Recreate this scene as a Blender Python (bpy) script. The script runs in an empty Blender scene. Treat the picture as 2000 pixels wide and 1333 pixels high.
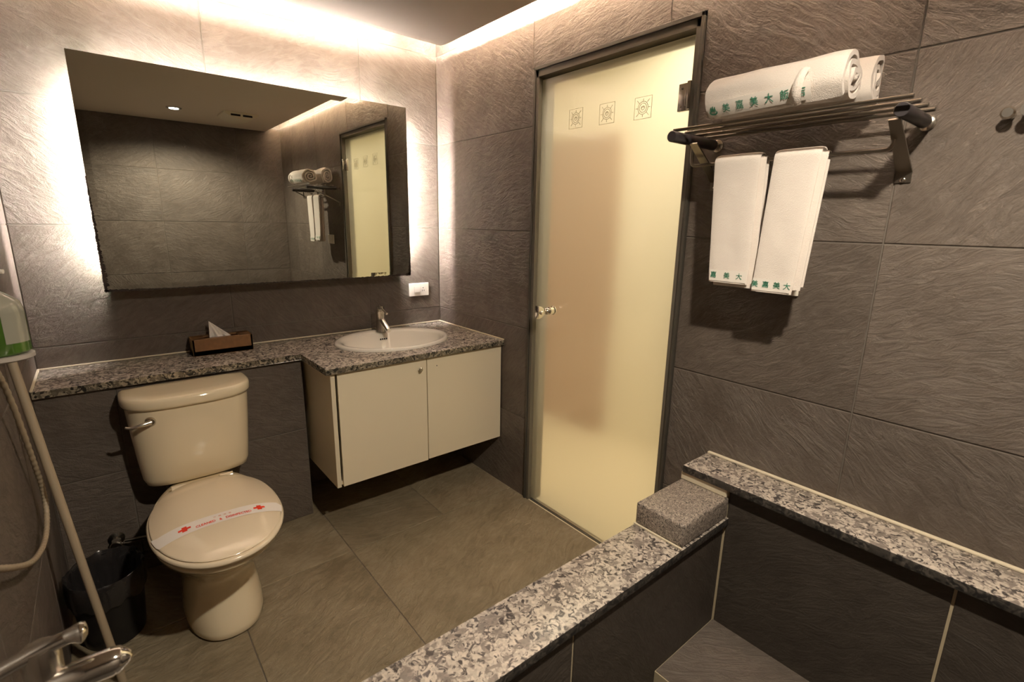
import bpy, bmesh, math, random
from mathutils import Vector, Matrix, noise
random.seed(7)
sc = bpy.context.scene
COL = sc.collection
PI = math.pi

# ------------------------------------------------------------------ camera
CAM = Vector((-1.5333, -2.5314, 1.3613))
YAW, PITCH, ROLL, FPX = -0.69121, -0.23086, 0.017935, 975.35
fwd = Vector((-math.sin(YAW), math.cos(YAW), 0)); rgt = Vector((math.cos(YAW), math.sin(YAW), 0)); up = Vector((0, 0, 1))
f2 = fwd*math.cos(PITCH) + up*math.sin(PITCH); u2 = up*math.cos(PITCH) - fwd*math.sin(PITCH)
r3 = rgt*math.cos(ROLL) + u2*math.sin(ROLL); u3 = u2*math.cos(ROLL) - rgt*math.sin(ROLL)
cam_data = bpy.data.cameras.new('camera'); cam = bpy.data.objects.new('camera', cam_data); COL.objects.link(cam)
m = Matrix((r3, u3, -f2)).transposed().to_4x4(); m.translation = CAM
cam.matrix_world = m
cam_data.sensor_width = 36; cam_data.lens = FPX/2000*36; cam_data.clip_start = .02
cam_data.dof.use_dof = True; cam_data.dof.focus_distance = 2.2; cam_data.dof.aperture_fstop = 7.0
sc.camera = cam

# ------------------------------------------------------------------ world, exposure, lights
W = bpy.data.worlds.new('world'); sc.world = W; W.use_nodes = True
W.node_tree.nodes['Background'].inputs[0].default_value = (1.0, .86, .66, 1)
W.node_tree.nodes['Background'].inputs[1].default_value = 0.0
vs = sc.view_settings
vs.view_transform = 'Standard'; vs.look = 'None'; vs.exposure = 1.2; vs.gamma = 1; vs.use_curve_mapping = False
sc.cycles.use_denoising = True
sc.cycles.max_bounces = 10; sc.cycles.diffuse_bounces = 5; sc.cycles.glossy_bounces = 5; sc.cycles.transmission_bounces = 8
sc.cycles.sample_clamp_indirect = 4
sc.cycles.caustics_reflective = False; sc.cycles.caustics_refractive = False

K_DOWN, K_COVE, K_MIRROR, K_HALL = 74.0, 7.0, 2.3, .30
def lamp(name, typ, loc, power, color, label, direction=(0, 0, -1), **kw):
    d = bpy.data.lights.new(name, typ); o = bpy.data.objects.new(name, d); COL.objects.link(o)
    o.location = loc; d.energy = power; d.color = color
    o.rotation_euler = Vector(direction).to_track_quat('-Z', 'Y').to_euler()
    for k, v in kw.items(): setattr(d, k, v)
    return o
# recessed downlight over the tub
lamp('downlight_lamp', 'SPOT', (-.93, -2.49, 2.165), K_DOWN*1.0, (1, .87, .70), '', spot_size=2.7, spot_blend=.6, shadow_soft_size=.035)

# ------------------------------------------------------------------ materials
def nt_mat(name):
    m = bpy.data.materials.new(name); m.use_nodes = True
    nt = m.node_tree; b = nt.nodes['Principled BSDF']
    return m, nt, b
def N(nt, t, **kw):
    n = nt.nodes.new(t)
    for k, v in kw.items(): setattr(n, k, v)
    return n
def setin(n, **kw):
    for k, v in kw.items(): n.inputs[k.replace('_', ' ')].default_value = v
def c4(c): return (c[0], c[1], c[2], 1)
def simple(name, color, rough=.5, metal=0.0, coat=0.0, bump=0.0, bscale=200, spec=.5, var=0.0):
    m, nt, b = nt_mat(name)
    b.inputs['Base Color'].default_value = c4(color); b.inputs['Roughness'].default_value = rough
    b.inputs['Metallic'].default_value = metal; b.inputs['Coat Weight'].default_value = coat
    b.inputs['Specular IOR Level'].default_value = spec
    tc = N(nt, 'ShaderNodeTexCoord')
    ns = N(nt, 'ShaderNodeTexNoise'); ns.inputs['Scale'].default_value = bscale; ns.inputs['Detail'].default_value = 3
    nt.links.new(tc.outputs['Object'], ns.inputs['Vector'])
    if bump:
        bp = N(nt, 'ShaderNodeBump'); bp.inputs['Strength'].default_value = bump; bp.inputs['Distance'].default_value = .002
        nt.links.new(ns.outputs['Fac'], bp.inputs['Height']); nt.links.new(bp.outputs[0], b.inputs['Normal'])
    if var:
        mx = N(nt, 'ShaderNodeMix', data_type='RGBA'); mx.inputs[6].default_value = c4(color)
        mx.inputs[7].default_value = c4([x*(1-var) for x in color])
        nt.links.new(ns.outputs['Fac'], mx.inputs[0]); nt.links.new(mx.outputs[2], b.inputs['Base Color'])
    return m

def slate(name, c1, c2, bump=1.0, rough=.5):
    m, nt, b = nt_mat(name)
    uv = N(nt, 'ShaderNodeUVMap'); uv.uv_map = 'UVMap'
    # large soft patches
    n1 = N(nt, 'ShaderNodeTexNoise'); setin(n1, Scale=5.0, Detail=5.0, Roughness=.6)
    nt.links.new(uv.outputs[0], n1.inputs['Vector'])
    # layered cleft lines: stretched + warped noise
    mp = N(nt, 'ShaderNodeMapping'); mp.inputs['Scale'].default_value = (15, 52, 1)
    wn = N(nt, 'ShaderNodeTexNoise'); setin(wn, Scale=3.5, Detail=2.0)
    nt.links.new(uv.outputs[0], wn.inputs['Vector'])
    vm = N(nt, 'ShaderNodeVectorMath', operation='MULTIPLY_ADD'); vm.inputs[1].default_value = (.10, .10, 0)
    nt.links.new(wn.outputs['Color'], vm.inputs[0]); nt.links.new(uv.outputs[0], vm.inputs[2])
    nt.links.new(vm.outputs[0], mp.inputs['Vector'])
    n2 = N(nt, 'ShaderNodeTexNoise'); setin(n2, Scale=1.0, Detail=8.0, Roughness=.66, Distortion=.9)
    nt.links.new(mp.outputs[0], n2.inputs['Vector'])
    # fine grit
    n3 = N(nt, 'ShaderNodeTexNoise'); setin(n3, Scale=230.0, Detail=2.0)
    nt.links.new(uv.outputs[0], n3.inputs['Vector'])
    # patches where the cleft is strong
    mr = N(nt, 'ShaderNodeMapRange'); mr.inputs[1].default_value = .35; mr.inputs[2].default_value = .7
    mr.inputs[3].default_value = .25; mr.inputs[4].default_value = 1.0
    nt.links.new(n1.outputs['Fac'], mr.inputs[0])
    h = N(nt, 'ShaderNodeMath', operation='MULTIPLY'); nt.links.new(n2.outputs['Fac'], h.inputs[0]); nt.links.new(mr.outputs[0], h.inputs[1])
    h2 = N(nt, 'ShaderNodeMath', operation='MULTIPLY_ADD'); h2.inputs[1].default_value = .07
    nt.links.new(n3.outputs['Fac'], h2.inputs[0]); nt.links.new(h.outputs[0], h2.inputs[2])
    bp = N(nt, 'ShaderNodeBump'); bp.inputs['Strength'].default_value = bump; bp.inputs['Distance'].default_value = .010
    nt.links.new(h2.outputs[0], bp.inputs['Height']); nt.links.new(bp.outputs[0], b.inputs['Normal'])
    mx = N(nt, 'ShaderNodeMix', data_type='RGBA'); mx.inputs[6].default_value = c4(c1); mx.inputs[7].default_value = c4(c2)
    ad = N(nt, 'ShaderNodeMath', operation='ADD'); nt.links.new(n1.outputs['Fac'], ad.inputs[0]); nt.links.new(n2.outputs['Fac'], ad.inputs[1])
    m2 = N(nt, 'ShaderNodeMapRange'); m2.inputs[1].default_value = .78; m2.inputs[2].default_value = 1.22
    nt.links.new(ad.outputs[0], m2.inputs[0]); nt.links.new(m2.outputs[0], mx.inputs[0])
    # per-tile tone
    vc = N(nt, 'ShaderNodeVertexColor'); vc.layer_name = 'tone'
    mu = N(nt, 'ShaderNodeMix', data_type='RGBA', blend_type='MULTIPLY'); mu.inputs[0].default_value = 1
    nt.links.new(mx.outputs[2], mu.inputs[6]); nt.links.new(vc.outputs[0], mu.inputs[7])
    nt.links.new(mu.outputs[2], b.inputs['Base Color'])
    b.inputs['Roughness'].default_value = rough; b.inputs['Specular IOR Level'].default_value = .35
    return m

def granite(name, light, mid, dark, scale=60.0, lo=.395, hi=.50, rough=.22):
    m, nt, b = nt_mat(name)
    tc = N(nt, 'ShaderNodeTexCoord')
    n1 = N(nt, 'ShaderNodeTexNoise'); setin(n1, Scale=scale, Detail=2.0, Roughness=.55, Distortion=1.2)
    n2 = N(nt, 'ShaderNodeTexNoise'); setin(n2, Scale=scale*.7, Detail=2.0, Distortion=.8)
    n3 = N(nt, 'ShaderNodeTexVoronoi'); setin(n3, Scale=scale*2.2)
    mp = N(nt, 'ShaderNodeMapping'); mp.inputs['Location'].default_value = (7, 3, 5)
    nt.links.new(tc.outputs['Object'], n1.inputs['Vector']); nt.links.new(tc.outputs['Object'], mp.inputs['Vector'])
    nt.links.new(mp.outputs[0], n2.inputs['Vector']); nt.links.new(tc.outputs['Object'], n3.inputs['Vector'])
    r1 = N(nt, 'ShaderNodeValToRGB'); r1.color_ramp.elements[0].position = lo; r1.color_ramp.elements[1].position = hi
    r1.color_ramp.elements[0].color = c4(dark); r1.color_ramp.elements[1].color = c4(light)
    e = r1.color_ramp.elements.new((lo*.45+hi*.55)); e.color = c4(mid)
    nt.links.new(n1.outputs['Fac'], r1.inputs[0])
    r2 = N(nt, 'ShaderNodeMapRange'); r2.inputs[1].default_value = .52; r2.inputs[2].default_value = .60
    nt.links.new(n2.outputs['Fac'], r2.inputs[0])
    mx = N(nt, 'ShaderNodeMix', data_type='RGBA'); nt.links.new(r2.outputs[0], mx.inputs[0])
    nt.links.new(r1.outputs[0], mx.inputs[6]); mx.inputs[7].default_value = c4(mid)
    m3 = N(nt, 'ShaderNodeMix', data_type='RGBA', blend_type='MULTIPLY'); m3.inputs[0].default_value = .35
    nt.links.new(mx.outputs[2], m3.inputs[6])
    sp = N(nt, 'ShaderNodeSeparateColor'); nt.links.new(n3.outputs['Color'], sp.inputs[0])
    nt.links.new(sp.outputs[0], m3.inputs[7]); nt.links.new(m3.outputs[2], b.inputs['Base Color'])
    b.inputs['Roughness'].default_value = rough
    return m

def emit(name, color, strength):
    m, nt, b = nt_mat(name)
    b.inputs['Base Color'].default_value = (0, 0, 0, 1); b.inputs['Emission Color'].default_value = c4(color)
    b.inputs['Emission Strength'].default_value = strength
    return m

M = {}
M['slate'] = slate('slate_tile', (.104, .084, .069), (.162, .134, .111))
M['slate_floor'] = slate('slate_floor_tile', (.185, .148, .092), (.33, .275, .185), bump=1.0, rough=.45)
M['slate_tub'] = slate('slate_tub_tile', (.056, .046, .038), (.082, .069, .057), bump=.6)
M['grout'] = simple('dark_grout', (.15, .128, .105), .8)
M['grout_light'] = simple('pale_grout', (.50, .42, .28), .8)
M['granite'] = granite('pink_grey_granite', (.62, .55, .47), (.29, .25, .22), (.080, .070, .066))
M['granite_edge'] = granite('granite_polished_edge', (.40, .35, .26), (.17, .15, .11), (.03, .028, .025), lo=.42, hi=.54)
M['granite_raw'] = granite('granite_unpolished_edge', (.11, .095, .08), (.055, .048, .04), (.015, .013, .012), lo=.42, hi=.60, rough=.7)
M['granite_fine'] = granite('fine_granite', (.50, .43, .36), (.26, .22, .19), (.05, .045, .04), scale=190, lo=.38, hi=.54, rough=.4)
M['silicone'] = simple('cream_silicone', (.72, .64, .48), .5, bump=.3, bscale=60)
M['paint'] = simple('ceiling_paint', (.90, .80, .69), .75, bump=.15, bscale=300)
M['laminate'] = simple('cream_laminate', (.82, .73, .54), .32)
M['laminate_edge'] = simple('cream_laminate_edge', (.74, .66, .49), .4)
M['ceramic'] = simple('cream_ceramic', (.80, .69, .49), .08, coat=.6)
M['ceramic_white'] = simple('white_ceramic', (.92, .88, .80), .06, coat=.6)
M['seat_plastic'] = simple('cream_seat_plastic', (.80, .68, .50), .14, coat=.3)
M['chrome'] = simple('chrome', (.80, .78, .74), .08, 1.0)
M['chrome_worn'] = simple('worn_chrome', (.62, .58, .52), .22, 1.0)
M['steel_dark'] = simple('dark_steel', (.26, .23, .19), .3, 1.0)
M['rubber'] = simple('dark_tube_plastic', (.035, .030, .032), .35)
M['bronze'] = simple('dark_bronze_frame', (.085, .077, .062), .42, .3)
M['bronze_light'] = simple('bronze_frame_face', (.16, .145, .115), .42, .3)
M['black_plastic'] = simple('black_plastic', (.012, .011, .011), .35)
M['wood'] = simple('brown_leather_board', (.25, .125, .045), .45, bump=.2, bscale=90, var=.4)
M['paper'] = simple('white_tissue', (.86, .80, .74), .9)
M['white_plastic'] = simple('white_plate_plastic', (.84, .79, .69), .35)
M['grey_plastic'] = simple('grey_bracket_plastic', (.36, .32, .28), .4)
M['dark_hole'] = simple('dark_hole', (.01, .01, .01), .8)
M['beige'] = simple('beige_plastic', (.36, .29, .20), .45)
M['red_ink'] = simple('red_ink', (.78, .045, .015), .6)
M['red_ink_light'] = simple('faded_red_ink', (.72, .30, .22), .6)
M['green_ink'] = simple('green_thread', (.03, .20, .12), .9)
M['green_ink_light'] = simple('pale_green_thread', (.20, .34, .24), .9)
M['grille'] = simple('vent_plastic', (.92, .84, .68), .5)
M['hall_wall'] = simple('cream_hall_paint', (.88, .83, .70), .8)
M['hall_floor'] = simple('tan_hall_floor', (.85, .75, .56), .6)
M['hall_wood'] = simple('honey_wood_door', (.34, .165, .075), .5)
M['mirror'] = simple('silvered_glass', (.77, .79, .72), .004, 1.0)
M['mirror_edge'] = simple('green_glass_edge', (.10, .30, .20), .15)
M['rust'] = simple('desilvered_mirror_edge', (.05, .03, .02), .6, bump=.5, bscale=120, var=.8)
def towel_mat():
    m, nt, b = nt_mat('white_terry')
    tc = N(nt, 'ShaderNodeTexCoord')
    ns = N(nt, 'ShaderNodeTexNoise'); setin(ns, Scale=520.0, Detail=2.0)
    n2 = N(nt, 'ShaderNodeTexNoise'); setin(n2, Scale=14.0, Detail=2.0)
    nt.links.new(tc.outputs['Object'], ns.inputs['Vector']); nt.links.new(tc.outputs['Object'], n2.inputs['Vector'])
    ad = N(nt, 'ShaderNodeMath', operation='MULTIPLY_ADD'); ad.inputs[1].default_value = 3.0
    nt.links.new(n2.outputs['Fac'], ad.inputs[0]); nt.links.new(ns.outputs['Fac'], ad.inputs[2])
    bp = N(nt, 'ShaderNodeBump'); setin(bp, Strength=.7, Distance=.0022)
    nt.links.new(ad.outputs[0], bp.inputs['Height']); nt.links.new(bp.outputs[0], b.inputs['Normal'])
    b.inputs['Base Color'].default_value = (.78, .71, .64, 1); b.inputs['Roughness'].default_value = .95
    b.inputs['Sheen Weight'].default_value = .3; b.inputs['Specular IOR Level'].default_value = .1
    return m
M['terry'] = towel_mat()
M['border'] = simple('towel_border_weave', (.80, .75, .68), .7)
def frosted():
    m, nt, b = nt_mat('frosted_glass')
    out = nt.nodes['Material Output']
    b.inputs['Base Color'].default_value = (.98, .96, .90, 1); b.inputs['Roughness'].default_value = .32
    b.inputs['Transmission Weight'].default_value = 1.0; b.inputs['IOR'].default_value = 1.25
    tr = N(nt, 'ShaderNodeBsdfTranslucent'); tr.inputs[0].default_value = (.95, .86, .75, 1)
    tc = N(nt, 'ShaderNodeTexCoord'); ns = N(nt, 'ShaderNodeTexNoise'); setin(ns, Scale=420.0, Detail=2.0)
    nt.links.new(tc.outputs['Object'], ns.inputs['Vector'])
    bp = N(nt, 'ShaderNodeBump'); setin(bp, Strength=.25, Distance=.0006)
    nt.links.new(ns.outputs['Fac'], bp.inputs['Height']); nt.links.new(bp.outputs[0], b.inputs['Normal']); nt.links.new(bp.outputs[0], tr.inputs['Normal'])
    mx = N(nt, 'ShaderNodeMixShader'); mx.inputs[0].default_value = .28
    nt.links.new(b.outputs[0], mx.inputs[1]); nt.links.new(tr.outputs[0], mx.inputs[2])
    gl = N(nt, 'ShaderNodeBsdfGlossy'); gl.inputs['Roughness'].default_value = .06
    fr = N(nt, 'ShaderNodeFresnel'); fr.inputs[0].default_value = 1.75
    m2 = N(nt, 'ShaderNodeMixShader'); nt.links.new(fr.outputs[0], m2.inputs[0])
    nt.links.new(mx.outputs[0], m2.inputs[1]); nt.links.new(gl.outputs[0], m2.inputs[2])
    nt.links.new(m2.outputs[0], out.inputs['Surface'])
    return m
M['frosted'] = frosted()
M['glass_back'] = bpy.data.materials.new('clear_glass_back'); M['glass_back'].use_nodes = True
_n = M['glass_back'].node_tree; _t = N(_n, 'ShaderNodeBsdfTransparent'); _t.inputs[0].default_value = (.96, 1, .95, 1)
_n.links.new(_t.outputs[0], _n.nodes['Material Output'].inputs['Surface'])
M['etch'] = simple('etched_glass_relief', (.95, .93, .85), .3)
_nt = M['etch'].node_tree; _t = N(_nt, 'ShaderNodeBsdfTranslucent'); _t.inputs[0].default_value = (1, .98, .9, 1); _mx = N(_nt, 'ShaderNodeMixShader'); _mx.inputs[0].default_value = .75
_nt.links.new(_nt.nodes['Principled BSDF'].outputs[0], _mx.inputs[1]); _nt.links.new(_t.outputs[0], _mx.inputs[2]); _nt.links.new(_mx.outputs[0], _nt.nodes['Material Output'].inputs['Surface'])
def clear(name, col, rough=.05):
    m, nt, b = nt_mat(name)
    b.inputs['Base Color'].default_value = c4(col); b.inputs['Roughness'].default_value = rough
    b.inputs['Transmission Weight'].default_value = .9; b.inputs['IOR'].default_value = 1.33
    return m
M['green_soap'] = simple('green_liquid', (.05, .11, .015), .12, coat=.5)
M['bottle_clear'] = simple('clear_bottle_plastic', (.25, .24, .19), .12, coat=.5)
M['bag'] = simple('black_bag_film', (.02, .018, .018), .18, coat=.3, bump=1.0, bscale=40)
M['led'] = emit('warm_led', (1.0, .80, .60), 1.0)
M['lamp_glow'] = emit('cool_lamp_glow', (.95, .97, 1.0), 14.0)

# ------------------------------------------------------------------ helpers
def finish(name, bm, mats, parent=None, smooth=False, angle=40):
    me = bpy.data.meshes.new(name)
    bmesh.ops.recalc_face_normals(bm, faces=bm.faces[:]) if not bm.faces.layers.int.get('keep') else None
    bm.to_mesh(me); bm.free()
    if not isinstance(mats, (list, tuple)): mats = [mats]
    for x in mats: me.materials.append(x)
    if smooth:
        me.shade_smooth() if hasattr(me, 'shade_smooth') else None
        for p in me.polygons: p.use_smooth = True
        try: me.set_sharp_from_angle(angle=math.radians(angle))
        except Exception: pass
    o = bpy.data.objects.new(name, me); COL.objects.link(o)
    if parent:
        o.parent = parent; o.matrix_parent_inverse = parent.matrix_world.inverted() if False else Matrix.Translation(-parent.location)
    return o
def empty(name, loc, label=None, cat=None, group=None, kind=None):
    o = bpy.data.objects.new(name, None); COL.objects.link(o); o.location = loc; o.empty_display_size = .05
    return tag(o, label, cat, group, kind)
def tag(o, label=None, cat=None, group=None, kind=None):
    if label: o['label'] = label
    if cat: o['category'] = cat
    if group: o['group'] = group
    if kind: o['kind'] = kind
    return o
def box(bm, x0, x1, y0, y1, z0, z1, bev=0, mi=0, seg=2):
    r = bmesh.ops.create_cube(bm, size=1.0); vs_ = r['verts']
    for v in vs_: v.co = Vector(((x0+x1)/2 + v.co.x*(x1-x0), (y0+y1)/2 + v.co.y*(y1-y0), (z0+z1)/2 + v.co.z*(z1-z0)))
    fs = {f for v in vs_ for f in v.link_faces}
    for f in fs: f.material_index = mi
    if bev:
        es = list({e for f in fs for e in f.edges})
        rr = bmesh.ops.bevel(bm, geom=es, offset=bev, segments=seg, affect='EDGES', profile=.5)
        for f in rr['faces']: f.material_index = mi
def prism(bm, pts, z0, z1, bev=0, mi=0, seg=2, axis='z'):
    """extrude a polygon (list of 2D) between z0 and z1; axis picks the extrusion axis"""
    def P(a, b, c):
        return {'z': (a, b, c), 'x': (c, a, b), 'y': (a, c, b)}[axis]
    lo = [bm.verts.new(P(a, b, z0)) for a, b in pts]; hi = [bm.verts.new(P(a, b, z1)) for a, b in pts]
    fs = [bm.faces.new(lo[::-1]), bm.faces.new(hi)]
    n = len(pts)
    for i in range(n): fs.append(bm.faces.new((lo[i], lo[(i+1) % n], hi[(i+1) % n], hi[i])))
    for f in fs: f.material_index = mi
    if bev:
        es = list({e for f in fs for e in f.edges})
        rr = bmesh.ops.bevel(bm, geom=es, offset=bev, segments=seg, affect='EDGES', profile=.5)
        for f in rr['faces']: f.material_index = mi
def loft(bm, rings, cap0=True, cap1=True, mi=0, closed=True):
    R = [[bm.verts.new(p) for p in r] for r in rings]; n = len(rings[0])
    for a, b in zip(R[:-1], R[1:]):
        for i in range(n if closed else n-1):
            f = bm.faces.new((a[i], a[(i+1) % n], b[(i+1) % n], b[i])); f.material_index = mi
    if cap0: bm.faces.new(R[0][::-1]).material_index = mi
    if cap1: bm.faces.new(R[-1]).material_index = mi
    return R
def frame_of(d):
    d = d.normalized(); a = Vector((0, 0, 1)) if abs(d.z) < .9 else Vector((1, 0, 0))
    u = d.cross(a).normalized(); return u, d.cross(u).normalized()
def tube(bm, pts, r, seg=12, mi=0, radii=None, cap=True):
    pts = [Vector(p) for p in pts]; rings = []
    d0 = (pts[1]-pts[0]).normalized(); u, v = frame_of(d0)
    for i, p in enumerate(pts):
        if i == 0: d = pts[1]-pts[0]
        elif i == len(pts)-1: d = pts[-1]-pts[-2]
        else: d = (pts[i+1]-pts[i]).normalized() + (pts[i]-pts[i-1]).normalized()
        d.normalize(); u = (u - d*u.dot(d)).normalized(); v = d.cross(u)
        rr = radii[i] if radii else r
        rings.append([p + (u*math.cos(2*PI*k/seg) + v*math.sin(2*PI*k/seg))*rr for k in range(seg)])
    loft(bm, rings, cap, cap, mi)
def smooth_path(pts, n=8):
    pts = [Vector(p) for p in pts]; out = []
    P = [pts[0]] + pts + [pts[-1]]
    for i in range(1, len(P)-2):
        for k in range(n):
            t = k/n; a, b, c, d = P[i-1], P[i], P[i+1], P[i+2]
            out.append(.5*((2*b) + (c-a)*t + (2*a-5*b+4*c-d)*t*t + (3*b-a-3*c+d)*t**3))
    out.append(pts[-1]); return out
def lathe(bm, prof, origin, axis=(0, 0, 1), seg=32, mi=0, sx=1, sy=1, cap=True):
    d = Vector(axis).normalized(); u, v = frame_of(d)
    if abs(d.z) > .99: u, v = Vector((1, 0, 0)), Vector((0, 1, 0))
    o = Vector(origin)
    rings = [[o + d*h + (u*math.cos(2*PI*k/seg)*sx + v*math.sin(2*PI*k/seg)*sy)*r for k in range(seg)] for r, h in prof]
    loft(bm, rings, cap, cap, mi)
def superell(cx, cy, a, bfront, bback, n, z, seg=64, nb=None):
    out = []
    for k in range(seg):
        t = 2*PI*k/seg; c, s = math.cos(t), math.sin(t)
        e = n if s < 0 else (nb or n)
        x = a*math.copysign(abs(c)**(2/e), c); b = bfront if s < 0 else bback
        out.append(Vector((cx+x, cy + b*math.copysign(abs(s)**(2/e), s), z)))
    return out
BOLD = .018
def text_pts(body, size, extrude=0.0):
    cu = bpy.data.curves.new('t', 'FONT'); cu.body = body; cu.size = size; cu.extrude = extrude
    cu.offset = size*(BOLD if body[0] == 'C' else .006); cu.align_x = 'CENTER'; cu.align_y = 'CENTER'; cu.resolution_u = 3
    o = bpy.data.objects.new('t', cu); COL.objects.link(o)
    dg = bpy.context.evaluated_depsgraph_get(); dg.update()
    me = bpy.data.meshes.new_from_object(o.evaluated_get(dg))
    bpy.data.objects.remove(o); bpy.data.curves.remove(cu)
    return me
def text_obj(name, body, size, fn, mat, parent, bold=0.0, cuts=0):
    """lettering as a thin mesh: fn maps (u, v) -> 3D point on the carrying surface"""
    me = text_pts(body, size)
    bm = bmesh.new(); bm.from_mesh(me); bpy.data.meshes.remove(me)
    if cuts: 
        bmesh.ops.triangulate(bm, faces=bm.faces[:]); bmesh.ops.subdivide_edges(bm, edges=bm.edges[:], cuts=cuts)
    for v in bm.verts: v.co = fn(v.co.x, v.co.y)
    return finish(name, bm, mat, parent)

TILE_T = .008
def tile_wall(name, P, polys, mats, backing, face_axis, sign, depth=.1, grout_in=.003, half=.0018, kind='structure', seed=1, extra=None):
    """polys: polygons in wall (u,v); P(u,v,w) maps to world with w = distance in front of the face plane (w<0 is into the wall)."""
    rnd = random.Random(seed)
    bm = bmesh.new(); uvl = bm.loops.layers.uv.new('UVMap'); tone = bm.loops.layers.float_color.new('tone')
    for poly in polys:
        mt = 0
        if isinstance(poly, dict): mt = poly.get('m', 0); poly = poly['p']
        # inset polygon by half grout
        n = len(poly); ins = []
        area = sum(poly[i][0]*poly[(i+1) % n][1]-poly[(i+1) % n][0]*poly[i][1] for i in range(n))
        if area < 0: poly = poly[::-1]
        def inset(d):
            r = []
            for i in range(n):
                p0, p1, p2 = Vector(poly[i-1]), Vector(poly[i]), Vector(poly[(i+1) % n])
                a = (p1-p0).normalized(); b = (p2-p1).normalized()
                na, nb = Vector((-a.y, a.x)), Vector((-b.y, b.x))
                den = 1+na.dot(nb)
                r.append(p1+(na+nb)/den*d)
            return r
        A = inset(half); B = inset(half+.0016)
        ang = rnd.uniform(-.9, .9) + rnd.choice([0, PI]); off = Vector((rnd.uniform(0, 40), rnd.uniform(0, 40)))
        tn = rnd.uniform(.88, 1.06)
        lo = [bm.verts.new(P(q.x, q.y, -TILE_T)) for q in A]; md = [bm.verts.new(P(q.x, q.y, -.0013)) for q in A]
        hi = [bm.verts.new(P(q.x, q.y, 0)) for q in B]
        fl = [(bm.faces.new(hi), B)]
        for a, b in ((lo, md), (md, hi)):
            for i in range(n): fl.append((bm.faces.new((a[i], a[(i+1) % n], b[(i+1) % n], b[i])), None))
        ca, sa = math.cos(ang), math.sin(ang)
        pos = {}
        for L, Q in ((lo, A), (md, A), (hi, B)):
            for v, q in zip(L, Q): pos[v] = q
        for f, _ in fl:
            f.material_index = 0
            for l in f.loops:
                q = pos[l.vert]; l[uvl].uv = (q.x*ca-q.y*sa+off.x, q.x*sa+q.y*ca+off.y)
                l[tone] = (tn, tn*.99, tn*.98, 1)
    for pl in backing:
        lo = [bm.verts.new(P(u, v, -grout_in)) for u, v in pl]; hi = [bm.verts.new(P(u, v, -depth)) for u, v in pl]
        n = len(pl); fs = [bm.faces.new(lo), bm.faces.new(hi[::-1])]
        for i in range(n): fs.append(bm.faces.new((lo[i], hi[i], hi[(i+1) % n], lo[(i+1) % n])))
        for f in fs:
            f.material_index = 1
            for l in f.loops: l[tone] = (1, 1, 1, 1)
    if extra: extra(bm)
    o = finish(name, bm, mats)
    if kind: o['kind'] = kind
    return o
def grid(us, vs_):
    return [[(a, c), (b, c), (b, d), (a, d)] for a, b in zip(us[:-1], us[1:]) for c, d in zip(vs_[:-1], vs_[1:])]
def rect(a, b, c, d): return [(a, c), (b, c), (b, d), (a, d)]

# ------------------------------------------------------------------ room dimensions
WX, LY, HP, HT = -1.7645, -3.127, 2.1786, 2.34
ZR = [-.14, -.028, .4217, .875, 1.328, 1.772, 2.214, HT]
DY1, DY2, DZ = -.8042, -1.5812, 2.0012
CURB_F, CURB_N, CURB_Z = -1.7392, -1.902, .4868

def Pback(u, v, w): return (u, -w, v)
def Pright(u, v, w): return (-w, u, v)
def Pleft(u, v, w): return (WX+w, u, v)
def Popp(u, v, w): return (u, LY+w, v)

tile_wall('wall_back', Pback, grid([WX, -1.09, -.432, 0], ZR[1:]), [M['slate'], M['grout']], [rect(WX-.1, .1, -.14, HT)], 'y', -1, seed=3)
tile_wall('wall_left', Pleft, grid([LY, -2.667, -2.0, -1.333, -.667, 0], ZR), [M['slate'], M['grout']], [rect(LY-.1, .1, -.14, HT)], 'x', 1, seed=5)
tile_wall('wall_opposite', Popp, grid([WX, -1.70, -1.035, -.40, 0], ZR), [M['slate'], M['grout']], [rect(WX-.1, .1, -.14, HT)], 'y', 1, seed=9)
rp = []
for c, d in zip(ZR[:-1], ZR[1:]):
    if c < 1.7:
        if c < -.1: rp += [rect(LY, -2.8, c, d), rect(-2.8, -2.135, c, d), rect(-2.135, CURB_F, c, d)]; continue
        rp += [rect(LY, -2.8, c, d), rect(-2.8, -2.135, c, d), rect(-2.135, DY2, c, d), rect(DY1, 0, c, d)]
    elif c < 2.1:
        rp += [rect(LY, -2.8, c, d), rect(-2.8, -2.135, c, d),
               [(-2.135, c), (DY2, c), (DY2, DZ), (-1.454, DZ), (-1.454, d), (-2.135, d)],
               rect(-1.454, -.787, DZ, d), [(DY1, c), (0, c), (0, d), (-.787, d), (-.787, DZ), (DY1, DZ)]]
    else: rp += grid([LY, -2.8, -2.135, -1.454, -.787, 0], [c, d])
tile_wall('wall_right', Pright, rp, [M['slate'], M['grout']],
          [rect(LY-.1, DY2, -.14, HT), rect(DY2, DY1, DZ, HT), rect(DY1, .1, -.14, HT)], 'x', -1, seed=11)

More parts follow.
